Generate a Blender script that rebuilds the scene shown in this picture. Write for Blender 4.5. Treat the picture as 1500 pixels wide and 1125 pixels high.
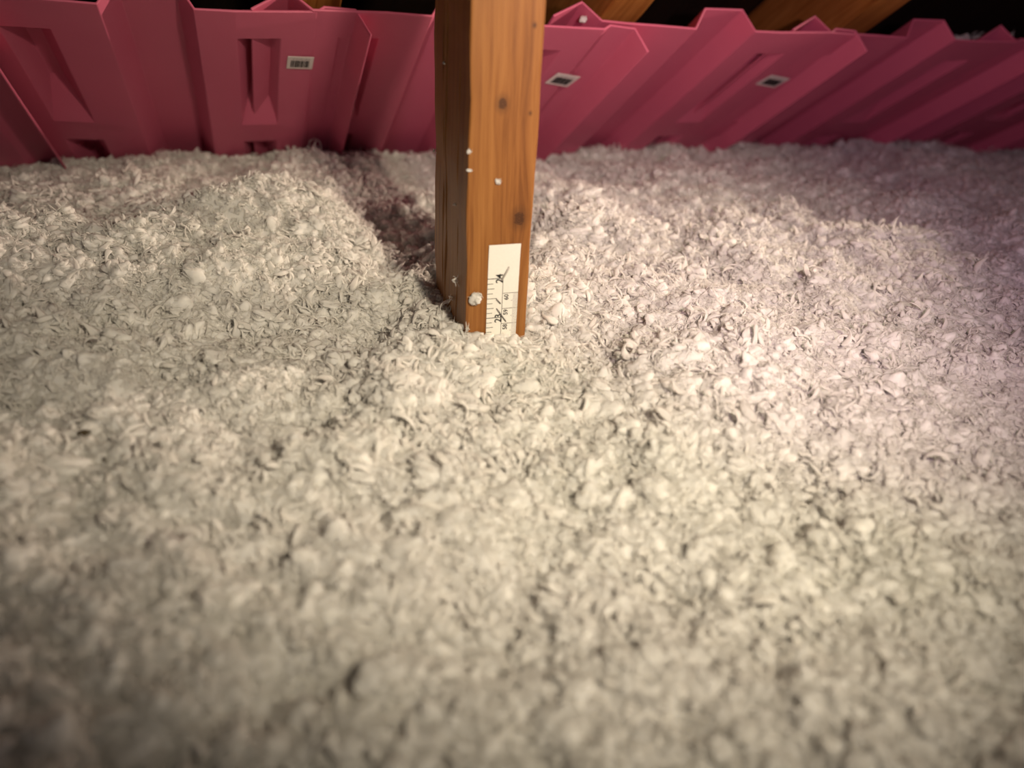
import bpy, bmesh, math, random
import numpy as np
from mathutils import Matrix, Vector

# ------------------------------------------------------------------ camera, world, lights
scene = bpy.context.scene
for o in list(bpy.data.objects):
    bpy.data.objects.remove(o)
C = scene.collection
random.seed(7)
rng = np.random.default_rng(11)

F_PX = 1127.0
CAM = Vector((0.0, 0.0, 0.2229))
# rows: world axes expressed in camera axes (right, up, back)
ROT = Matrix(((0.94178045, 0.11233423, -0.31690788),
              (-0.32798238, 0.51439596, -0.79235368),
              (0.0740077, 0.85016341, 0.52129171)))
cd = bpy.data.cameras.new('camera')
cd.sensor_width = 36.0
cd.lens = F_PX / 1500.0 * 36.0
cd.clip_start = 0.01
cd.dof.use_dof = True
cd.dof.focus_distance = 0.505
cd.dof.aperture_fstop = 4.0
camera = bpy.data.objects.new('camera', cd)
camera.matrix_world = Matrix.Translation(CAM) @ ROT.to_4x4()
C.objects.link(camera)
scene.camera = camera

world = bpy.data.worlds.new('attic_dark')
scene.world = world
world.use_nodes = True
world.node_tree.nodes['Background'].inputs[0].default_value = (1.0, 0.86, 0.8, 1)
world.node_tree.nodes['Background'].inputs[1].default_value = 0.14

vs = scene.view_settings
vs.view_transform = 'Standard'
vs.look = 'None'
vs.gamma = 1.0
vs.use_curve_mapping = False
vs.exposure = 0.1
scene.cycles.diffuse_bounces = 4
scene.cycles.max_bounces = 6


def spot(name, loc, target, power, color, size_deg, blend, radius):
    l = bpy.data.lights.new(name, 'SPOT')
    l.energy = power
    l.color = color
    l.spot_size = math.radians(size_deg)
    l.spot_blend = blend
    l.shadow_soft_size = radius
    o = bpy.data.objects.new(name, l)
    o.location = loc
    o.rotation_euler = (Vector(target) - Vector(loc)).to_track_quat('-Z', 'Y').to_euler()
    C.objects.link(o)
    return o


# a warm head lamp just above and right of the phone
spot('head_lamp', (0.17, -0.12, 0.42), (0.17, 0.43, 0.02), 18.5, (1.0, 0.84, 0.60), 66, 1.0, 0.02)
# added fill lamp near the camera; pink tint stands in for foam bounce
spot('pink_fill', (0.135, 0.0, 0.25), (0.78, 1.0, 0.06), 6.0, (1.0, 0.63, 0.76), 80, 1.0, 0.006)
# a second, warmer lamp hangs out of view to the right of the post and shines across the fluff
spot('hand_lamp', (1.0, 0.45, 0.265), (-0.1, 0.53, 0.10), 28.0, (1.0, 0.78, 0.58), 46, 1.0, 0.012)


# ------------------------------------------------------------------ helpers
def link(name, mesh, mat, parent=None, smooth=False):
    o = bpy.data.objects.new(name, mesh)
    if mat is not None and len(mesh.materials) == 0:
        mesh.materials.append(mat)
    C.objects.link(o)
    if parent is not None:
        o.parent = parent
    if smooth:
        mesh.polygons.foreach_set('use_smooth', [True] * len(mesh.polygons))
    return o


def tag(o, label=None, cat=None, group=None, kind=None):
    if label: o['label'] = label
    if cat: o['category'] = cat
    if group: o['group'] = group
    if kind: o['kind'] = kind
    return o


def pydata(name, v, f):
    m = bpy.data.meshes.new(name)
    m.from_pydata([tuple(p) for p in v], [], f)
    m.update()
    return m


def bm_mesh(name, bm):
    bmesh.ops.recalc_face_normals(bm, faces=bm.faces)
    m = bpy.data.meshes.new(name)
    bm.to_mesh(m)
    bm.free()
    return m


def box_bm(x0, x1, y0, y1, z0, z1, bev=0.0, bm=None):
    bm = bm or bmesh.new()
    vs_ = [bm.verts.new(p) for p in ((x0, y0, z0), (x1, y0, z0), (x1, y1, z0), (x0, y1, z0),
                                     (x0, y0, z1), (x1, y0, z1), (x1, y1, z1), (x0, y1, z1))]
    fs = [bm.faces.new([vs_[i] for i in q]) for q in
          ((0, 3, 2, 1), (4, 5, 6, 7), (0, 1, 5, 4), (1, 2, 6, 5), (2, 3, 7, 6), (3, 0, 4, 7))]
    if bev:
        es = list({e for f in fs for e in f.edges})
        bmesh.ops.bevel(bm, geom=es, offset=bev, segments=2, affect='EDGES', profile=0.5)
    return bm


_P = rng.permutation(4096)
_V = rng.random(4096) * 2 - 1


def vnoise(x, y, z=0.0):
    """smooth value noise, vectorised, about -1..1"""
    x = np.asarray(x, float); y = np.asarray(y, float); z = np.zeros_like(x) + z
    xi, yi, zi = np.floor(x).astype(int), np.floor(y).astype(int), np.floor(z).astype(int)
    fx, fy, fz = x - xi, y - yi, z - zi
    fx = fx * fx * fx * (fx * (fx * 6 - 15) + 10)
    fy = fy * fy * fy * (fy * (fy * 6 - 15) + 10)
    fz = fz * fz * fz * (fz * (fz * 6 - 15) + 10)

    def h(a, b, c):
        return _V[_P[(_P[(_P[a & 4095] + b) & 4095] + c) & 4095]]
    r = 0
    for dx in (0, 1):
        wx = fx if dx else 1 - fx
        for dy in (0, 1):
            wy = fy if dy else 1 - fy
            for dz in (0, 1):
                wz = fz if dz else 1 - fz
                r = r + wx * wy * wz * h(xi + dx, yi + dy, zi + dz)
    return r


def sstep(a, b, x):
    t = np.clip((x - a) / (b - a), 0, 1)
    return t * t * (3 - 2 * t)


# ------------------------------------------------------------------ materials
class NT:
    def __init__(self, name):
        self.m = bpy.data.materials.new(name)
        self.m.use_nodes = True
        self.t = self.m.node_tree
        self.t.nodes.clear()
        self.out = self.n('ShaderNodeOutputMaterial')

    def n(self, typ, **kw):
        nd = self.t.nodes.new(typ)
        for k, v in kw.items():
            setattr(nd, k, v)
        return nd

    def l(self, a, b):
        self.t.links.new(a, b)

    def put(self, sock, v):
        if hasattr(v, 'is_output') or isinstance(v, bpy.types.NodeSocket):
            self.l(v, sock)
        else:
            sock.default_value = v

    def math(self, op, a, b=None, c=None, clamp=False):
        nd = self.n('ShaderNodeMath', operation=op)
        nd.use_clamp = clamp
        self.put(nd.inputs[0], a)
        if b is not None: self.put(nd.inputs[1], b)
        if c is not None: self.put(nd.inputs[2], c)
        return nd.outputs[0]

    def ramp(self, fac, stops):
        nd = self.n('ShaderNodeValToRGB')
        e = nd.color_ramp.elements
        while len(e) < len(stops): e.new(0.5)
        for el, (p, c) in zip(e, stops):
            el.position = p
            el.color = (*c, 1)
        self.l(fac, nd.inputs[0])
        return nd.outputs[0]

    def mix(self, fac, a, b):
        nd = self.n('ShaderNodeMix', data_type='RGBA')
        self.put(nd.inputs[0], fac)
        self.put(nd.inputs[6], a if not isinstance(a, tuple) else (*a, 1))
        self.put(nd.inputs[7], b if not isinstance(b, tuple) else (*b, 1))
        return nd.outputs[2]

    def noise(self, vec, scale, detail=3.0, rough=0.5, out=0):
        nd = self.n('ShaderNodeTexNoise')
        nd.inputs['Scale'].default_value = scale
        nd.inputs['Detail'].default_value = detail
        nd.inputs['Roughness'].default_value = rough
        if vec is not None: self.l(vec, nd.inputs['Vector'])
        return nd.outputs[out]

    def comb(self, x, y, z):
        nd = self.n('ShaderNodeCombineXYZ')
        for s, v in zip(nd.inputs, (x, y, z)): self.put(s, v)
        return nd.outputs[0]

    def bsdf(self, color, rough=0.6, spec=0.3, normal=None, **kw):
        b = self.n('ShaderNodeBsdfPrincipled')
        self.put(b.inputs['Base Color'], color if not isinstance(color, tuple) else (*color, 1))
        self.put(b.inputs['Roughness'], rough)
        b.inputs['Specular IOR Level'].default_value = spec
        if normal is not None: self.l(normal, b.inputs['Normal'])
        for k, v in kw.items(): self.put(b.inputs[k], v)
        return b.outputs[0]

    def bump(self, h, strength=0.3, dist=0.001):
        nd = self.n('ShaderNodeBump')
        nd.inputs['Strength'].default_value = strength
        nd.inputs['Distance'].default_value = dist
        self.l(h, nd.inputs['Height'])
        return nd.outputs[0]

    def done(self, sh):
        self.l(sh, self.out.inputs[0])
        return self.m


def plain(name, color, rough=0.6, spec=0.3, metallic=0.0):
    t = NT(name)
    co = t.n('ShaderNodeTexCoord').outputs['Object']
    v = t.noise(co, 900, 2)
    c = t.mix(t.math('MULTIPLY', v, 0.35), color, tuple(x * 0.7 for x in color))
    return t.done(t.bsdf(c, rough, spec, Metallic=metallic))


def wood(name, light, mid, dark, knots=(), long_axis='Z', scale=1.0):
    """long-grained softwood; knots are (x, z, radius) in the object's own metres"""
    t = NT(name)
    co = t.n('ShaderNodeTexCoord').outputs['Object']
    s = t.n('ShaderNodeSeparateXYZ')
    t.l(co, s.inputs[0])
    x, y, z = s.outputs
    if long_axis == 'Y': y, z = z, y
    wob = t.noise(t.comb(t.math('MULTIPLY', x, 18), t.math('MULTIPLY', y, 18), t.math('MULTIPLY', z, 5)), 1.0, 2)
    r = t.math('ADD', x, t.math('MULTIPLY', t.math('SUBTRACT', wob, 0.5), 0.016))
    kn = None
    for (kx, kz, kr) in knots:
        dx = t.math('SUBTRACT', x, kx)
        dz = t.math('MULTIPLY', t.math('SUBTRACT', z, kz), 0.8)
        d2 = t.math('ADD', t.math('MULTIPLY', dx, dx), t.math('MULTIPLY', dz, dz))
        dd = t.math('SQRT', t.math('ADD', d2, t.math('MULTIPLY', t.math('MULTIPLY', y, y), 0.6)))
        # grain flows around the knot
        dzl = t.math('MULTIPLY', dz, 0.45)
        g2 = t.math('ADD', t.math('MULTIPLY', dx, dx), t.math('MULTIPLY', dzl, dzl))
        g = t.math('EXPONENT', t.math('MULTIPLY', g2, -1.0 / (kr * 1.6) ** 2))
        sg = t.math('MULTIPLY', t.math('TANH', t.math('MULTIPLY', dx, 1.0 / kr)), g)
        r = t.math('SUBTRACT', r, t.math('MULTIPLY', sg, kr * 0.75))
        nz = t.noise(co, 700, 2)
        core = t.math('SUBTRACT', 1.15, t.math('DIVIDE', t.math('ADD', dd, t.math('MULTIPLY', t.math('SUBTRACT', nz, 0.5), kr * 0.8)), kr * 0.62), clamp=True)
        core = t.math('MULTIPLY', core, 3.6, clamp=True)
        ring = t.math('MULTIPLY_ADD', t.math('SINE', t.math('MULTIPLY', t.math('ADD', dd, t.math('MULTIPLY', nz, 0.0006)), 6500)), 0.16, 0.84)
        core = t.math('MULTIPLY', core, ring)
        halo = t.math('MULTIPLY', t.math('SUBTRACT', 1.45, t.math('DIVIDE', dd, kr), clamp=True), 0.55)
        core = t.math('MAXIMUM', core, t.math('MULTIPLY', halo, ring))
        kn = core if kn is None else t.math('MAXIMUM', kn, core)
    gv = t.comb(t.math('MULTIPLY', r, 240 * scale), t.math('MULTIPLY', y, 200 * scale), t.math('MULTIPLY', z, 5.0))
    g1 = t.noise(gv, 1.0, 4, 0.6)
    gv2 = t.comb(t.math('MULTIPLY', r, 900 * scale), t.math('MULTIPLY', y, 900 * scale), t.math('MULTIPLY', z, 22.0))
    g2 = t.noise(gv2, 1.0, 3, 0.6)
    blot = t.noise(t.comb(t.math('MULTIPLY', x, 40), t.math('MULTIPLY', y, 40), t.math('MULTIPLY', z, 12)), 1.0, 3)
    fac = t.math('ADD', t.math('MULTIPLY', g1, 0.50), t.math('ADD', t.math('MULTIPLY', g2, 0.36), t.math('MULTIPLY', blot, 0.14)))
    col = t.ramp(fac, [(0.36, dark), (0.47, mid), (0.60, light)])
    if kn is not None:
        col = t.mix(kn, col, (0.045, 0.016, 0.006))
    rough = t.math('MULTIPLY_ADD', g2, 0.25, 0.4)
    return t.done(t.bsdf(col, rough, 0.35, t.bump(fac, 0.5, 0.0008)))


def fluff_material():
    t = NT('glass_fibre_fluff')
    oi = t.n('ShaderNodeObjectInfo').outputs['Random']
    geo = t.n('ShaderNodeNewGeometry').outputs['Position']
    big = t.noise(geo, 9.0, 2)
    tint = t.mix(t.math('MULTIPLY_ADD', big, 2.4, -0.7, clamp=True), (0.96, 0.935, 0.92), (0.96, 0.95, 0.905))
    c = t.mix(t.math('MULTIPLY', oi, 0.35), tint, (0.975, 0.965, 0.945))
    gn = t.n('ShaderNodeNewGeometry').outputs['Normal']
    vm = t.n('ShaderNodeMix', data_type='VECTOR')
    vm.inputs[0].default_value = 0.40
    t.l(gn, vm.inputs[4])
    vm.inputs[5].default_value = (0.0, -0.25, 0.95)
    nn = t.n('ShaderNodeVectorMath', operation='NORMALIZE')
    t.l(vm.outputs[1], nn.inputs[0])
    nrm_ = nn.outputs[0]
    d = t.n('ShaderNodeBsdfDiffuse')
    t.put(d.inputs[0], c)
    t.l(nrm_, d.inputs['Normal'])
    tr = t.n('ShaderNodeBsdfTranslucent')
    t.put(tr.inputs[0], c)
    mx = t.n('ShaderNodeMixShader')
    mx.inputs[0].default_value = 0.40
    t.l(d.outputs[0], mx.inputs[1])
    t.l(tr.outputs[0], mx.inputs[2])
    ss = t.bsdf(c, 1.0, 0.0)
    ss.node.inputs['Subsurface Weight'].default_value = 1.0
    ss.node.inputs['Subsurface Radius'].default_value = (1.0, 0.95, 0.85)
    ss.node.inputs['Subsurface Scale'].default_value = 0.012
    m3 = t.n('ShaderNodeMixShader')
    m3.inputs[0].default_value = 0.55
    t.l(mx.outputs[0], m3.inputs[1])
    t.l(ss, m3.inputs[2])
    p = m3.outputs[0]
    return t.done(p)


def foam_material():
    t = NT('pink_foam_sheet')
    co = t.n('ShaderNodeTexCoord').outputs['Object']
    n1 = t.noise(co, 14, 3)
    c = t.mix(n1, (0.60, 0.125, 0.23), (0.66, 0.15, 0.26))
    n2 = t.noise(co, 500, 2)
    p = t.bsdf(c, 0.5, 0.35, t.bump(n2, 0.08, 0.0005))
    tr = t.n('ShaderNodeBsdfTranslucent')
    tr.inputs[0].default_value = (0.80, 0.05, 0.15, 1)
    mx = t.n('ShaderNodeMixShader')
    mx.inputs[0].default_value = 0.16
    t.l(p, mx.inputs[1])
    t.l(tr.outputs[0], mx.inputs[2])
    return t.done(mx.outputs[0])


M_FLUFF = fluff_material()
M_FOAM = foam_material()
M_POST = wood('pine_post', (0.30, 0.128, 0.033), (0.23, 0.088, 0.020), (0.12, 0.04, 0.009),
              knots=((0.0176, 0.1379, 0.0036), (0.0302, 0.0757, 0.0050), (0.0325, 0.1753, 0.0013), (0.0330, 0.133, 0.0011)))
M_RAFTER = wood('pine_rafter', (0.46, 0.20, 0.05), (0.36, 0.14, 0.03), (0.2, 0.07, 0.014), long_axis='Y')
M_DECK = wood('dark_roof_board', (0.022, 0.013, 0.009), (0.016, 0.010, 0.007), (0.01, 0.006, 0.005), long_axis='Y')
M_CARD = plain('white_card', (0.80, 0.79, 0.75), 0.6, 0.3)
M_INK = plain('black_ink', (0.02, 0.02, 0.022), 0.6, 0.2)
M_GREY = plain('grey_ink', (0.30, 0.29, 0.32), 0.6, 0.2)
M_STEEL = plain('staple_steel', (0.16, 0.15, 0.15), 0.45, 0.5, 0.4)
M_LABEL = plain('sticker_paper', (0.70, 0.64, 0.64), 0.6, 0.3)
M_FLOOR = plain('attic_floor_board', (0.3, 0.28, 0.25), 0.9, 0.1)

# ------------------------------------------------------------------ roof slope frame
TH = math.radians(36.9)
T0 = Vector((0, 0.645, 0.1472))                       # top edge of the vent row
DV = Vector((0, math.cos(TH), -math.sin(TH)))         # down the slope, away from us
NV = Vector((0, math.sin(TH), math.cos(TH)))          # towards the roof boards


def slope(a, v, h):
    return T0 + Vector((a, 0, 0)) + DV * v + NV * h


SLOPE_M = Matrix.Translation(T0) @ Matrix(((1, 0, 0), (0, DV.y, NV.y), (0, DV.z, NV.z))).to_4x4()

# roof boards and the board floor far below the fluff
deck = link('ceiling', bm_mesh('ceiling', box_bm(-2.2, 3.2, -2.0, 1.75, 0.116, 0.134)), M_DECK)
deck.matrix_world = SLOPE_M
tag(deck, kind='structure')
floor = link('floor', bm_mesh('floor', box_bm(-2.2, 3.2, -1.2, 2.1, -0.62, -0.60)), M_FLOOR)
tag(floor, kind='structure')

RAFTERS = [(0.062, 'brown rafter peeping over the pink panels left of the post'),
           (0.329, 'brown rafter right of the post, behind the first pink panel there'),
           (0.594, 'broad brown rafter crossing the top right corner'),
           ]
for i, (x0, lab) in enumerate(RAFTERS):
    o = link('rafter', bm_mesh('rafter', box_bm(0, 0.038, -1.6, 1.55, 0.026, 0.115, 0.0015)), M_RAFTER)
    o.matrix_world = SLOPE_M @ Matrix.Translation((x0, 0, 0))
    tag(o, lab, 'rafter', 'rafters under the dark roof boards')

# ------------------------------------------------------------------ pink rafter vents
PROFILE = [(-0.312, 0.004), (-0.284, 0.0185), (-0.268, 0.0035), (-0.246, 0.003), (-0.213, 0.003), (-0.177, 0.002),
           (-0.164, 0.021), (-0.125, 0.021), (-0.1146, 0.001), (-0.087, 0.0), (-0.054, 0.0), (-0.029, 0.0),
           (-0.023, 0.0035), (0.0, 0.0015), (0.0095, -0.019)]
WIN_U = [(3, 4), (9, 10)]                  # profile segments that hold the pressed pockets
WIN_V = [(0.037, 0.190), (0.232, 0.385)]
LEN = 0.64


def warp(u, v, ph, bend):
    return 0.0016 * math.sin(u * 17 + ph) + bend * (u + 0.15) ** 2 * 3 + 0.0012 * math.sin(v * 9 + ph * 2)


def vent_mesh(seed, bend):
    r = random.Random(seed)
    ph = r.uniform(0, 6)
    vbr = sorted(set([0.0, 0.012, LEN] + [round(a, 4) for w in WIN_V for a in w] + [0.08, 0.12, 0.16, 0.21, 0.29, 0.34, 0.45, 0.55]))

    def P(u, v, h):
        return (u, v, h + warp(u, v, ph, bend))
    vid = {}
    V, Fc = [], []

    def vert(u, v, h, key):
        if key not in vid:
            vid[key] = len(V)
            V.append(P(u, v, h))
        return vid[key]
    for i in range(len(PROFILE) - 1):
        for j in range(len(vbr) - 1):
            inside = i in [w[0] for w in WIN_U] and any(a <= vbr[j] and vbr[j + 1] <= b for a, b in WIN_V)
            if inside:
                continue
            q = [vert(*(PROFILE[i + a][0], vbr[j + b], PROFILE[i + a][1]), key=(i + a, j + b)) for a, b in ((0, 0), (1, 0), (1, 1), (0, 1))]
            Fc.append(q)
    for (i0, i1) in WIN_U:
        for wi, (va, vb) in enumerate(WIN_V):
            u0, u1 = PROFILE[i0][0], PROFILE[i1][0]
            h0 = PROFILE[i0][1]
            w = u1 - u0
            ja, jb = vbr.index(round(va, 4)), vbr.index(round(vb, 4))
            # rim vertices, and the narrow floor of the pocket
            fl = [(u0 + w * 0.33, va + 0.012), (u1 - w * 0.33, va + 0.012), (u1 - w * 0.33, va + (vb - va) * 0.64), (u0 + w * 0.33, va + (vb - va) * 0.64)]
            fi = [vert(a, b, h0 + 0.016, ('w', i0, wi, k)) for k, (a, b) in enumerate(fl)]
            lrim = [vid[(i0, j)] for j in range(ja, jb + 1)]
            rrim = [vid[(i1, j)] for j in range(ja, jb + 1)]
            Fc.append([lrim[0], rrim[0], fi[1], fi[0]])
            Fc.append([rrim[-1], lrim[-1], fi[3], fi[2]])
            Fc.append(fi)
            Fc.append(lrim[::-1] + [fi[0], fi[3]])
            Fc.append([fi[1]] + rrim + [fi[2]])
    m = bpy.data.meshes.new('vent_sheet')
    m.from_pydata(V, [], Fc)
    bm = bmesh.new()
    bm.from_mesh(m)
    bmesh.ops.triangulate(bm, faces=[f for f in bm.faces if len(f.verts) > 4])
    bmesh.ops.recalc_face_normals(bm, faces=bm.faces)
    bm.to_mesh(m)
    bm.free()
    return m


def sticker(parent, u0, u1, v0, v1, rot, seed, lift):
    r = random.Random(seed)
    w, h = u1 - u0, v1 - v0
    st = link('barcode_sticker', bm_mesh('barcode_sticker', box_bm(-w / 2, w / 2, -h / 2, h / 2, -0.0005, 0.0, 0.0002)), M_LABEL, parent)
    st.location = ((u0 + u1) / 2, (v0 + v1) / 2, lift - 0.0019)
    st.rotation_euler = (0, 0, rot)
    st['label'] = 'small pale printed sticker'
    bm = bmesh.new()
    x = -w * 0.36
    while x < w * 0.36:
        bw = r.choice((0.0005, 0.0008, 0.0013))
        box_bm(x, min(x + bw, w * 0.37), -h * 0.20, h * 0.34, -0.0007, -0.0005, 0, bm)
        x += bw + r.choice((0.0003, 0.0004, 0.0006))
    b = link('barcode_bars', bm_mesh('barcode_bars', bm), M_INK, st)
    bm = bmesh.new()
    x = -w * 0.3
    while x < w * 0.34:
        bw = r.uniform(0.0008, 0.0022)
        box_bm(x, min(x + bw, w * 0.36), -h * 0.36, -h * 0.31, -0.0007, -0.0005, 0, bm)
        x += bw + 0.0006
    link('printed_line', bm_mesh('printed_line', bm), M_GREY, st)


VENTS = [  # crest position, label, sticker, lift
    (-0.157, 'dark pink foam panel filling the far left edge', None),
    (0.105, 'wide dark pink panel with sticker left of the post', (-0.0486, -0.0275, 0.063, 0.083, 0.03)),
    (0.341, 'pink panel half hidden behind the wooden post', (-0.0455, -0.0185, 0.078, 0.099, 0.27)),
    (0.580, 'bright pink panel with sticker, second right of the post', (-0.0415, -0.0115, 0.082, 0.103, 0.25)),
    (0.820, 'pink panel under the black corner, third right of the post', None),
    (1.060, 'dim pink panel at the right edge, its upper end out of the picture', None),
    (1.300, 'farthest dark panel low at the right edge', None),
    (1.540, 'pink panel beyond the farthest dark one, right end of the row', None),
]
BENDS = (0.05, 0.02, -0.03, 0.02, -0.02, 0.03, 0, 0)
for i, (cx, lab, stk) in enumerate(VENTS):
    root = bpy.data.objects.new('rafter_vent', None)
    root.empty_display_size = 0.05
    C.objects.link(root)
    root.matrix_world = SLOPE_M @ Matrix.Translation((cx, (0.0, 0.0, -0.002, 0.0, 0.001, 0.004, 0, 0)[i], 0))
    tag(root, lab, 'foam panel', 'overlapping pink foam rafter vents')
    sh = link('sheet', vent_mesh(i, BENDS[i]), M_FOAM, root)
    so = sh.modifiers.new('thick', 'SOLIDIFY')
    so.thickness = 0.0020
    so.offset = 0
    be = sh.modifiers.new('soft', 'BEVEL')
    be.width = 0.0007
    be.segments = 2
    be.limit_method = 'ANGLE'
    be.angle_limit = math.radians(25)
    if stk:
        sticker(root, *stk[:4], stk[4], 40 + i, warp((stk[0] + stk[1]) / 2, (stk[2] + stk[3]) / 2, random.Random(i).uniform(0, 6), BENDS[i]))

# ------------------------------------------------------------------ post
FL = Vector((0.12337, 0.39110, 0.0))
YAW, LX, LY = -0.0494, -0.0229, 0.0084
ex = Vector((math.cos(YAW), math.sin(YAW), 0))
ez = Vector((LX, LY, 1)).normalized()
ey = ez.cross(ex).normalized()
ex = ey.cross(ez).normalized()
POST_M = Matrix.Translation(FL) @ Matrix((ex, ey, ez)).transposed().to_4x4()
POST_INV = POST_M.inverted()


def post_mesh():
    w, d = 0.0381, 0.0889
    prof = [(0.0012, 0), (w - 0.0012, 0), (w - 0.0003, 0.0003), (w, 0.0012), (w, d - 0.001), (w - 0.001, d), (0.001, d), (0, d - 0.001),
            (0, 0.0640), (0.0007, 0.0632), (0.0008, 0.0622), (0, 0.0612), (0, 0.0552), (-0.0007, 0.0546), (-0.0007, 0.0538), (0, 0.0532),
            (0, 0.0240), (0.0005, 0.0232), (0, 0.0224), (0, 0.0012), (0.0003, 0.0003)]
    zs = np.concatenate([[-0.595], np.linspace(-0.05, 0.26, 32), [0.41]])
    V, Fc = [], []
    n = len(prof)
    for k, z in enumerate(zs):
        for a, (x, y) in enumerate(prof):
            wv = 0.0004 * math.sin(z * 61 + a * 0.3) + 0.00025 * math.sin(z * 143 + a)
            edge = wv if (x < 0.002) else (wv * 0.6 if x > w - 0.002 else 0)
            V.append((x + edge, y, z))
    for k in range(len(zs) - 1):
        for a in range(n):
            b = (a + 1) % n
            Fc.append((k * n + a, k * n + b, (k + 1) * n + b, (k + 1) * n + a))
    Fc.append(tuple(range(n))[::-1])
    Fc.append(tuple((len(zs) - 1) * n + a for a in range(n)))
    return pydata('wooden_post', V, Fc)


post = link('wooden_post', post_mesh(), M_POST)
post.matrix_world = POST_M
tag(post, 'upright orange-brown pine post with knots, standing in the white fluff', 'post')

# ------------------------------------------------------------------ ruler card (in the post's own frame)
card = bpy.data.objects.new('depth_ruler_card', None)
card.empty_display_size = 0.02
C.objects.link(card)
card.matrix_world = POST_M
tag(card, 'white depth ruler card stapled to the front of the wooden post', 'ruler')
CX0, CX1, CZ1, CZ0 = 0.0129, 0.0318, 0.0612, -0.06
YF = -0.0006


def strip_card():
    V, Fc = [], []
    zs = np.linspace(CZ0, CZ1, 26)
    xs = np.linspace(CX0, CX1, 5)
    for side in (0, 1):
        for z in zs:
            for x in xs:
                off = -0.0003 - 0.0005 * max(0, (z - 0.045) / 0.016) ** 2
                V.append((x, off - (0.0003 if side == 0 else 0), z))
    n, m = len(xs), len(zs)
    for k in range(m - 1):
        for a in range(n - 1):
            i = k * n + a
            Fc.append((i, i + 1, i + n + 1, i + n))
            j = i + n * m
            Fc.append((j, j + n, j + n + 1, j + 1))
    rim = [a for a in range(n)] + [k * n + n - 1 for k in range(1, m)] + [(m - 1) * n + a for a in range(n - 2, -1, -1)] + [k * n for k in range(m - 2, 0, -1)]
    for a, b in zip(rim, rim[1:] + rim[:1]):
        Fc.append((a, a + n * m, b + n * m, b))
    return pydata('card', V, Fc)


cmesh = strip_card()
link('card', cmesh, M_CARD, card)


def flat_quad(bm, x0, x1, z0, z1, y=-0.00068):
    box_bm(x0, x1, y, y + 0.0001, z0, z1, 0, bm)


CLX = 0.0222
IN24 = 0.0402
bm = bmesh.new()
for k in range(0, 26):
    z = IN24 - k * 0.0254 / 8
    if z < -0.03: break
    L = (CLX - CX0) if k % 8 == 0 else (0.0058 if k % 4 == 0 else (0.0042 if k % 2 == 0 else 0.0034))
    t_ = 0.00021 if k % 8 == 0 else 0.00016
    flat_quad(bm, CX0, CX0 + L, z - t_, z + t_)
flat_quad(bm, CLX - 0.00014, CLX + 0.00014, -0.03, IN24)
link('inch_ticks', bm_mesh('inch_ticks', bm), M_INK, card)
bm = bmesh.new()
CM60 = 0.0305
for k in range(0, 60):
    z = CM60 - k * 0.001
    if z < -0.02: break
    if k % 10 == 0: continue
    flat_quad(bm, CX1 - (0.0042 if k % 5 == 0 else 0.0031), CX1 - 0.0001, z - 0.00014, z + 0.00014)
link('millimetre_ticks', bm_mesh('millimetre_ticks', bm), M_GREY, card)
bm = bmesh.new()
for k in range(0, 5):
    z = CM60 - k * 0.01
    flat_quad(bm, CLX, CX1, z - 0.00014, z + 0.00014)
link('centimetre_lines', bm_mesh('centimetre_lines', bm), M_INK, card)


def numeral(txt, xc, zc, height, mat=M_INK):
    cu = bpy.data.curves.new('numeral', 'FONT')
    cu.body = txt
    cu.size = 1.0
    cu.align_x = 'CENTER'
    cu.align_y = 'CENTER'
    cu.extrude = 0.02
    cu.offset = 0.018
    cu.resolution_u = 4
    tmp = bpy.data.objects.new('tmp', cu)
    C.objects.link(tmp)
    dg = bpy.context.evaluated_depsgraph_get()
    me = bpy.data.meshes.new_from_object(tmp.evaluated_get(dg))
    bpy.data.objects.remove(tmp)
    co = np.empty(len(me.vertices) * 3)
    me.vertices.foreach_get('co', co)
    co = co.reshape(-1, 3)
    h = co[:, 1].max() - co[:, 1].min()
    s = height / h
    cx = (co[:, 0].max() + co[:, 0].min()) / 2
    cy = (co[:, 1].max() + co[:, 1].min()) / 2
    tx, ty = (co[:, 0] - cx) * s, (co[:, 1] - cy) * s
    out = np.stack([xc - ty, -0.00066 - co[:, 2] * 0.002, zc + tx], 1)   # reads upwards
    me.vertices.foreach_set('co', out.ravel())
    me.materials.clear()
    link('numeral', me, mat, card)


numeral('24', 0.01985, 0.0402, 0.0043)
numeral('23', 0.02005, 0.0142, 0.0043)
numeral('60', 0.0246, 0.0279, 0.0028)
numeral('59', 0.0246, 0.0180, 0.0028)
numeral('58', 0.0246, 0.0081, 0.0028)


def wire(name, pts, r, mat, parent, sides=8, taper=None):
    V, Fc = [], []
    pts = [Vector(p) for p in pts]
    for k, p in enumerate(pts):
        tdir = (pts[min(k + 1, len(pts) - 1)] - pts[max(k - 1, 0)]).normalized()
        a = tdir.orthogonal().normalized()
        if k and abs(tdir.dot(prev_a)) < 0.95:
            a = (prev_a - tdir * prev_a.dot(tdir)).normalized()
        prev_a = a
        b = tdir.cross(a)
        rr = r if taper is None else r * taper[k]
        for s in range(sides):
            an = 2 * math.pi * s / sides
            V.append(p + a * math.cos(an) * rr + b * math.sin(an) * rr)
    for k in range(len(pts) - 1):
        for s in range(sides):
            t = (s + 1) % sides
            Fc.append((k * sides + s, k * sides + t, (k + 1) * sides + t, (k + 1) * sides + s))
    Fc.append(tuple(range(sides))[::-1])
    Fc.append(tuple((len(pts) - 1) * sides + s for s in range(sides)))
    return link(name, pydata(name, V, Fc), mat, parent, True)


M_BRIGHT = plain('bright_staple', (0.42, 0.40, 0.38), 0.4, 0.5, 0.3)


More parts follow.
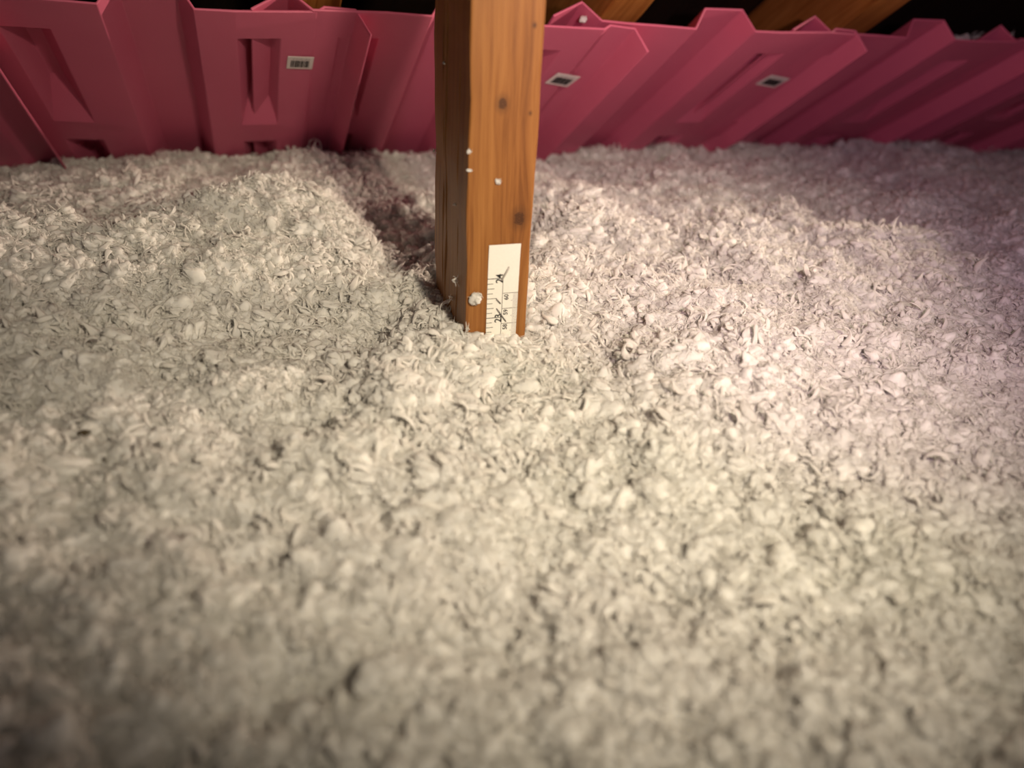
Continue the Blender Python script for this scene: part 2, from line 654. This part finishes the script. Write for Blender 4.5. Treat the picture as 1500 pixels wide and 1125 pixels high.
def staple(x0, z0, x1, z1, r=0.00045, mat=M_STEEL):
    y = -0.0006 - r
    wire('staple', [(x0, 0.004, z0), (x0, y + 0.0004, z0), (x0 + (x1 - x0) * 0.04, y, z0 + (z1 - z0) * 0.04),
                    (x1 - (x1 - x0) * 0.04, y, z1 - (z1 - z0) * 0.04), (x1, y + 0.0004, z1), (x1, 0.004, z1)], r, mat, card)


staple(0.0212, 0.0392, 0.0252, 0.0468, 0.0006, M_BRIGHT)
staple(0.0187, 0.0269, 0.0212, 0.0240, 0.0004)
staple(0.0190, 0.0207, 0.0251, 0.0117, 0.0004)

# ------------------------------------------------------------------ blown insulation
PITS = ((0.121, 0.128, 0.0048, 0.034), (0.065, 0.276, 0.0034, 0.016), (0.346, 0.228, 0.005, 0.016), (0.374, 0.361, 0.005, 0.014))


def height(x, y):
    z = -0.026 * sstep(0.48, 1.0, y) - 0.022 * sstep(0.8, 1.25, x) * sstep(0.5, 0.85, y)
    G = lambda cx, cy, sx, sy, h: h * np.exp(-((x - cx) / sx) ** 2 - ((y - cy) / sy) ** 2)
    z = z + G(0.02, 0.60, 0.085, 0.050, 0.034)          # lit mound left of the post
    z = z + G(-0.15, 0.56, 0.10, 0.06, 0.016)
    z = z + G(-0.02, 0.50, 0.045, 0.03, 0.012)
    z = z - G(0.03, 0.44, 0.09, 0.045, 0.014)           # shaded hollow before it
    z = z - G(0.125, 0.62, 0.035, 0.07, 0.022)          # pocket left of and behind the post
    z = z + G(0.14, 0.365, 0.05, 0.025, 0.007)          # collar in front of the post
    z = z + G(0.112, 0.43, 0.018, 0.04, 0.010)
    z = z + G(0.30, 0.31, 0.09, 0.05, 0.014)
    z = z - G(0.17, 0.20, 0.07, 0.04, 0.014)
    z = z + G(0.45, 0.45, 0.12, 0.07, 0.010)
    z = z - G(-0.25, 0.90, 0.14, 0.16, 0.012)
    z = z + G(0.62, 0.78, 0.10, 0.06, 0.010)
    z = z + (0.006 + 0.005 * sstep(0.2, 0.5, y)) * vnoise(x * 11 + 3, y * 11 + 1) + 0.0068 * vnoise(x * 27, y * 27, 5)
    z = z + 0.0046 * vnoise(x * 60, y * 60, 9) + 0.0022 * vnoise(x * 140, y * 140, 2)
    # a few dark gaps between clumps
    for cx, cy, rr, dd in PITS:
        z = z - dd * np.exp(-(((x - cx) ** 2 + (y - cy) ** 2) / rr ** 2) ** 2)
    # press in / keep level round the post so the ruler reads right
    w = np.exp(-(((x - 0.145) / 0.035) ** 2 + ((y - 0.38) / 0.03) ** 2))
    z = z * (1 - 0.85 * w) + 0.85 * w * 0.001
    # the bed runs in under the sloping vents
    return np.minimum(z, 0.1472 - (y - 0.645) * math.tan(TH) - 0.004 / math.cos(TH))


NX, NY = 660, 330
gx = np.linspace(-1.1, 2.2, NX)
gy = np.linspace(-0.45, 1.20, NY)
GX, GY = np.meshgrid(gx, gy)
GZ = height(GX, GY)
# the fluff meets the vents: tuck its far edge in under them
top = np.stack([GX, GY, GZ], -1).reshape(-1, 3)
N = NX * NY
idx = np.arange(N).reshape(NY, NX)
quads = np.stack([idx[:-1, :-1], idx[:-1, 1:], idx[1:, 1:], idx[1:, :-1]], -1).reshape(-1, 4)
rim = np.concatenate([idx[0, :], idx[1:, -1], idx[-1, -2::-1], idx[-2:0:-1, 0]])
low = top[rim].copy()
low[:, 2] = -0.598
li = N + np.arange(len(rim))
nxt = np.roll(np.arange(len(rim)), -1)
sides = np.stack([rim, li, li[nxt], rim[nxt]], -1)
n_base = N + len(rim)

# tuft points over what the camera (and a step to its side) can see
cand = rng.random((400000, 2)) * [2.6, 1.0] + [-0.75, -0.02]
lo = -0.22 - 0.42 * cand[:, 1]
hi = 0.44 + 1.45 * cand[:, 1]
sel = (cand[:, 0] > lo) & (cand[:, 0] < hi)
cand = cand[sel]
keep = int(min(len(cand), 230000))
cand = cand[:keep]
px_, py_ = cand[:, 0], cand[:, 1]
pz_ = height(px_, py_)
e = 0.004
nxv = -(height(px_ + e, py_) - height(px_ - e, py_)) / (2 * e)
nyv = -(height(px_, py_ + e) - height(px_, py_ - e)) / (2 * e)
nrm = np.stack([nxv, nyv, np.ones_like(nxv)], 1)
nrm /= np.linalg.norm(nrm, axis=1)[:, None]
size = 0.0036 * np.exp(rng.normal(0, 0.42, keep)) * (0.85 + 0.4 * vnoise(px_ * 16, py_ * 16, 3))
size = np.clip(size, 0.0016, 0.0075)
lift = (rng.random(keep) - 0.68) * size * 0.9
# nothing inside the post or through the vents
lp = np.stack([px_, py_, pz_], 1)
pos = lp + nrm * lift[:, None]
pm = np.array(POST_INV)
loc = pos @ pm[:3, :3].T + pm[:3, 3]
in_post = (loc[:, 0] > -0.4 * size) & (loc[:, 0] < 0.0381 + 0.4 * size) & (loc[:, 1] > -0.55 * size - 0.0008) & (loc[:, 1] < 0.0889 + 0.5 * size)
hn = (pos - np.array(T0)) @ np.array(NV)
behind = hn > 0.0
in_pit = np.zeros(keep, bool)
for cx, cy, rr, dd in PITS:
    in_pit |= (px_ - cx) ** 2 + (py_ - cy) ** 2 < (rr * 0.95) ** 2
ok = ~(in_post | behind | in_pit)
pos, size, nrm = pos[ok], size[ok], nrm[ok]
keep = len(pos)
N_PUFF, N_CURL, N_WISP = 6, 8, 4
r_ = rng.random(keep)
kind = np.where(r_ < 0.66, rng.integers(0, N_PUFF, keep), np.where(r_ < 0.93, N_PUFF + rng.integers(0, N_CURL, keep), N_PUFF + N_CURL + rng.integers(0, N_WISP, keep)))
size = np.where((kind < N_PUFF) & (rng.random(keep) < 0.06), size * 1.35, size)
rot = rng.random((keep, 3)) * [0.8, 0.8, 6.283] - [0.4, 0.4, 0]
rot[:, 0] += np.arctan2(-nrm[:, 1], nrm[:, 2])
rot[:, 1] += np.arctan2(nrm[:, 0], nrm[:, 2])

# --- prototype tufts (never linked to the scene, only instanced)
protos = bpy.data.collections.new('tuft_shapes')


def add_proto(name, V, Fc):
    m = pydata(name, V, Fc)
    m.materials.append(M_FLUFF)
    m.polygons.foreach_set('use_smooth', [True] * len(m.polygons))
    o = bpy.data.objects.new(name, m)
    protos.objects.link(o)


def puff(seed, sub=3, hairs=0):
    bm = bmesh.new()
    bmesh.ops.create_icosphere(bm, subdivisions=sub, radius=1.0)
    co = np.array([v.co[:] for v in bm.verts])
    r = np.random.default_rng(seed)
    o = r.random(3) * 50
    d = co * 1.5 + o
    n1 = vnoise(d[:, 0], d[:, 1], d[:, 2])
    d2 = co * 3.4 + o + 7
    n2 = 1 - 2 * np.abs(vnoise(d2[:, 0], d2[:, 1], d2[:, 2]))
    d3 = co * np.array([8, 4, 8]) + o + 3
    n3 = vnoise(d3[:, 0], d3[:, 1], d3[:, 2])
    rad = 1 + 0.55 * n1 + 0.22 * n2 + 0.13 * n3
    sq = np.array((r.uniform(0.8, 1.35), r.uniform(0.65, 1.1), r.uniform(0.5, 0.8)))
    out = co * rad[:, None] * sq * 0.85
    F_ = [[v.index for v in f.verts] for f in bm.faces]
    bm.free()
    if hairs:
        # fine fibres lying in swirls over the puff
        out, F_ = list(out), list(F_)
        sw = r.normal(size=3)
        for q in range(hairs):
            a = co[r.integers(len(co))] + r.normal(size=3) * 0.1
            d_ = np.cross(a, sw + r.normal(size=3) * 0.5)
            d_ /= np.linalg.norm(d_)
            L, w = r.uniform(0.7, 1.9), r.uniform(0.02, 0.075)
            out_r = 0.85 * r.uniform(0.9, 1.25)
            ring = []
            for k in range(6):
                t_ = k / 5
                c = a * out_r * (1 + 0.35 * t_ * t_ * r.uniform(0, 1)) + d_ * L * (t_ - 0.5) - a * 0.30 * (t_ - 0.5) ** 2 * L
                wd = w * (0.35 + math.sin(math.pi * t_))
                side = np.cross(a, d_)
                b0 = len(out)
                for an in (0, 2.094, 4.189):
                    out.append((c + side * math.cos(an) * wd + a * math.sin(an) * wd * 0.7) * sq)
                ring.append(b0)
            for k in range(5):
                for e_ in range(3):
                    f_ = (e_ + 1) % 3
                    F_.append([ring[k] + e_, ring[k] + f_, ring[k + 1] + f_, ring[k + 1] + e_])
    return np.array(out), F_


def ribbon(r, L, w, th, curl, twist, segs=11, sides=6):
    """one curled flat shred of fibre"""
    p = np.zeros(3)
    up = r.normal(size=3)
    t = r.normal(size=3); t[2] *= 0.5
    t /= np.linalg.norm(t)
    b = np.cross(t, up); b /= np.linalg.norm(b)
    V = []
    ax = r.normal(size=3); ax /= np.linalg.norm(ax)
    for k in range(segs + 1):
        s = k / segs
        n = np.cross(b, t)
        prof = (math.sin(math.pi * min(1, s * 0.94 + 0.06)) ** 0.55) * (1 + 0.25 * math.sin(s * 9 + twist * 5))
        for a in range(sides):
            an = 2 * math.pi * a / sides
            V.append(p + b * math.cos(an) * w * prof + n * math.sin(an) * th * prof)
        p = p + t * L / segs
        ang = curl / segs * (0.6 + 0.9 * s)
        c, sn = math.cos(ang), math.sin(ang)
        def rotv(v, k_, c_, s_):
            return v * c_ + np.cross(k_, v) * s_ + k_ * (k_ @ v) * (1 - c_)
        t, b = rotv(t, b, c, sn), b
        c2, s2 = math.cos(twist / segs), math.sin(twist / segs)
        b = rotv(b, t, c2, s2)
        t = rotv(t, ax, math.cos(0.05), math.sin(0.05)); b = b - t * (b @ t); b /= np.linalg.norm(b)
    V = np.array(V)
    V -= V.mean(0)
    Fc = []
    for k in range(segs):
        for a in range(sides):
            a2 = (a + 1) % sides
            Fc.append([k * sides + a, k * sides + a2, (k + 1) * sides + a2, (k + 1) * sides + a])
    Fc.append(list(range(sides))[::-1])
    Fc.append([segs * sides + a for a in range(sides)])
    return V, Fc


def curls(seed):
    r = np.random.default_rng(seed)
    VV, FF = [], []
    for q in range(r.integers(9, 14)):
        V, Fc = ribbon(r, r.uniform(1.4, 3.6), r.uniform(0.08, 0.36), r.uniform(0.04, 0.11), r.uniform(1.5, 5.0) * r.choice([-1, 1]), r.uniform(-1.5, 1.5))
        off = sum(len(v) for v in VV)
        VV.append(V + r.normal(size=3) * (0.55, 0.55, 0.3))
        FF += [[i + off for i in f] for f in Fc]
    return np.concatenate(VV), FF


def wisps(seed):
    r = np.random.default_rng(seed)
    VV, FF = [], []
    for q in range(16):
        V, Fc = ribbon(r, r.uniform(1.8, 4.2), r.uniform(0.018, 0.05), r.uniform(0.018, 0.035), r.uniform(0.5, 4.0) * r.choice([-1, 1]), r.uniform(-1, 1), 7, 3)
        off = sum(len(v) for v in VV)
        VV.append(V + r.normal(size=3) * (0.5, 0.5, 0.3))
        FF += [[i + off for i in f] for f in Fc]
    return np.concatenate(VV), FF


for k in range(N_PUFF): add_proto('a_puff_%02d' % k, *puff(100 + k, 3, 26))
for k in range(N_CURL): add_proto('b_curl_%02d' % k, *curls(200 + k))
for k in range(N_WISP): add_proto('c_wisp_%02d' % k, *wisps(300 + k))

# --- one mesh: closed body of fluff + loose points that carry the tufts
me = bpy.data.meshes.new('blown_insulation')
allv = np.concatenate([top, low, pos])
bottom = [li[::-1]]
faces = np.concatenate([quads, sides])
me.vertices.add(len(allv))
me.vertices.foreach_set('co', allv.astype(np.float32).ravel())
nl = faces.size + len(rim)
me.loops.add(nl)
me.loops.foreach_set('vertex_index', np.concatenate([faces.ravel(), li[::-1]]).astype(np.int32))
me.polygons.add(len(faces) + 1)
starts = np.concatenate([np.arange(len(faces)) * 4, [faces.size]]).astype(np.int32)
me.polygons.foreach_set('loop_start', starts)
me.update(calc_edges=True)
me.validate()


def attr(name, typ, key, data, width=1):
    a = me.attributes.new(name, typ, 'POINT')
    full = np.zeros((len(allv), width), dtype=np.float32 if typ != 'INT' and typ != 'BOOLEAN' else np.int32)
    full[n_base:] = np.asarray(data).reshape(-1, width)
    a.data.foreach_set(key, full.ravel())


attr('is_tuft', 'BOOLEAN', 'value', np.ones(keep))
attr('tuft_kind', 'INT', 'value', kind)
attr('tuft_size', 'FLOAT', 'value', size)
attr('tuft_turn', 'FLOAT_VECTOR', 'vector', rot, 3)
me.materials.append(M_FLUFF)
me.polygons.foreach_set('use_smooth', [True] * len(me.polygons))
fluff = link('blown_insulation', me, None)
tag(fluff, 'bed of loose white blown fibre insulation covering the attic floor', 'insulation', kind='stuff')

ng = bpy.data.node_groups.new('scatter_tufts', 'GeometryNodeTree')
ng.interface.new_socket('Geometry', in_out='INPUT', socket_type='NodeSocketGeometry')
ng.interface.new_socket('Geometry', in_out='OUTPUT', socket_type='NodeSocketGeometry')
gi = ng.nodes.new('NodeGroupInput')
go = ng.nodes.new('NodeGroupOutput')


def named(nm, typ):
    nd = ng.nodes.new('GeometryNodeInputNamedAttribute')
    nd.data_type = typ
    nd.inputs[0].default_value = nm
    return nd.outputs[0]


sep = ng.nodes.new('GeometryNodeSeparateGeometry')
sep.domain = 'POINT'
ng.links.new(gi.outputs[0], sep.inputs[0])
ng.links.new(named('is_tuft', 'BOOLEAN'), sep.inputs[1])
m2p = ng.nodes.new('GeometryNodeMeshToPoints')
ng.links.new(sep.outputs[0], m2p.inputs[0])
ci = ng.nodes.new('GeometryNodeCollectionInfo')
ci.inputs[0].default_value = protos
ci.inputs[1].default_value = True
ci.inputs[2].default_value = True
iop = ng.nodes.new('GeometryNodeInstanceOnPoints')
ng.links.new(m2p.outputs[0], iop.inputs['Points'])
ng.links.new(ci.outputs[0], iop.inputs['Instance'])
iop.inputs['Pick Instance'].default_value = True
ng.links.new(named('tuft_kind', 'INT'), iop.inputs['Instance Index'])
e2r = ng.nodes.new('FunctionNodeEulerToRotation')
ng.links.new(named('tuft_turn', 'FLOAT_VECTOR'), e2r.inputs[0])
ng.links.new(e2r.outputs[0], iop.inputs['Rotation'])
ng.links.new(named('tuft_size', 'FLOAT'), iop.inputs['Scale'])
jn = ng.nodes.new('GeometryNodeJoinGeometry')
ng.links.new(iop.outputs[0], jn.inputs[0])
ng.links.new(sep.outputs[1], jn.inputs[0])
ng.links.new(jn.outputs[0], go.inputs[0])
md = fluff.modifiers.new('tufts', 'NODES')
md.node_group = ng

# ------------------------------------------------------------------ single bits of fluff caught on things
def bit(loc, scale, maker, seed, label, rot=(0, 0, 0)):
    V, Fc = maker(seed)
    V = np.asarray(V) * np.asarray(scale)
    o = link('insulation_tuft', pydata('insulation_tuft', V, Fc), M_FLUFF, None, True)
    o.location = loc
    o.rotation_euler = rot
    tag(o, label, 'fluff', 'bits of white fluff caught on wood and foam')
    return o


def spray(seed, n):
    r = np.random.default_rng(seed)
    VV, FF = [], []
    for q in range(n):
        V, Fc = ribbon(r, r.uniform(1.2, 2.4), r.uniform(0.08, 0.2), r.uniform(0.06, 0.1), r.uniform(0.4, 2.0) * r.choice([-1, 1]), r.uniform(-1, 1), 7, 5)
        off = sum(len(v) for v in VV)
        VV.append(V + r.normal(size=3) * 0.25)
        FF += [[i + off for i in f] for f in Fc]
    return np.concatenate(VV), FF


def on_front(x, z, y=-0.001):
    return POST_M @ Vector((x, y, z))


def on_left(y, z, x=-0.001):
    return POST_M @ Vector((x, y, z))


bit(on_front(0.0055, 0.0292, -0.0018), (0.0027, 0.0026, 0.0052), lambda s_: puff(s_, 3, 30), 401, 'round white puff low on the post beside the ruler card')
bit(on_front(0.0167, 0.0975, -0.0008), (0.0017, 0.0012, 0.0036), lambda s_: puff(s_, 3, 14), 402, 'small white fleck on the post above the lower knot')
bit(on_front(0.0003, 0.1140, -0.0004), (0.0012, 0.001, 0.0022), lambda s_: puff(s_, 2, 8), 403, 'white fleck on the upper front corner of the post')
bit(on_front(0.0004, 0.1040, -0.0004), (0.0015, 0.001, 0.0016), lambda s_: puff(s_, 2, 8), 404, 'white fleck on the post corner, lower of the close pair')
bit(on_left(0.0182, 0.0318, -0.0020), (0.0022, 0.0040, 0.0036), lambda s_: spray(s_, 7), 405, 'thin white wisp on the dark side of the post')
bit(on_left(0.0300, 0.0150, -0.0020), (0.0020, 0.0035, 0.0030), lambda s_: spray(s_, 5), 406, 'curled shred against the dark side low on the post')
bit(on_left(0.0870, 0.0915, -0.0008), (0.0016, 0.0022, 0.0022), lambda s_: spray(s_, 7), 407, 'frayed white bit on the far left edge of the post')
bit(on_left(0.0603, 0.1477, -0.0004), (0.001, 0.002, 0.0013), lambda s_: puff(s_, 2, 6), 408, 'tiny white speck high on the dark side of the post')
bit(on_left(0.0282, 0.0759, -0.0004), (0.001, 0.002, 0.0014), lambda s_: puff(s_, 2, 6), 409, 'tiny white speck midway down the dark side of the post')
bit(on_front(0.0012, 0.0100, -0.0010), (0.0016, 0.0016, 0.0050), lambda s_: spray(s_, 9), 414, 'torn shred clinging to the post corner just above the fluff')
bit(slope(0.299, 0.009, 0.0100), 0.0035, lambda s: puff(s, 3), 410, 'white puff caught in the raised pink flap right of the post')
bit(slope(0.765, 0.042, 0.026), (0.009, 0.007, 0.007), curls, 411, 'white clump lying behind the pink panel under the black corner')
bit(slope(0.790, 0.043, 0.026), (0.008, 0.007, 0.007), curls, 412, 'white clump behind the pink panel, right end of the pair')
bit(slope(0.830, 0.038, 0.027), (0.003, 0.003, 0.007), curls, 413, 'upright white shred at the top right picture corner')


# ------------------------------------------------------------------ two dark crumbs lying on the fluff
M_CRUMB = plain('dark_crumb', (0.05, 0.038, 0.022), 0.8, 0.2)


def crumb(x, y, sc, maker, seed, label, rz):
    V, Fc = maker(seed)
    o = link('debris_crumb', pydata('debris_crumb', np.asarray(V) * np.asarray(sc), Fc), M_CRUMB, None, True)
    o.location = (x, y, float(height(np.array([x]), np.array([y]))[0]) + 0.0050)
    o.rotation_euler = (0.3, 0.2, rz)
    tag(o, label, 'debris', 'dark crumbs on the fluff')


crumb(-0.077, 0.338, (0.0028, 0.0017, 0.0017), lambda s_: puff(s_, 2), 501, 'small dark crumb on the fluff at the left, upper of two', 0.4)
crumb(-0.066, 0.313, (0.0014, 0.0036, 0.0014), lambda s_: spray(s_, 5), 502, 'frayed dark shred on the fluff at the left, lower of two', 0.2)
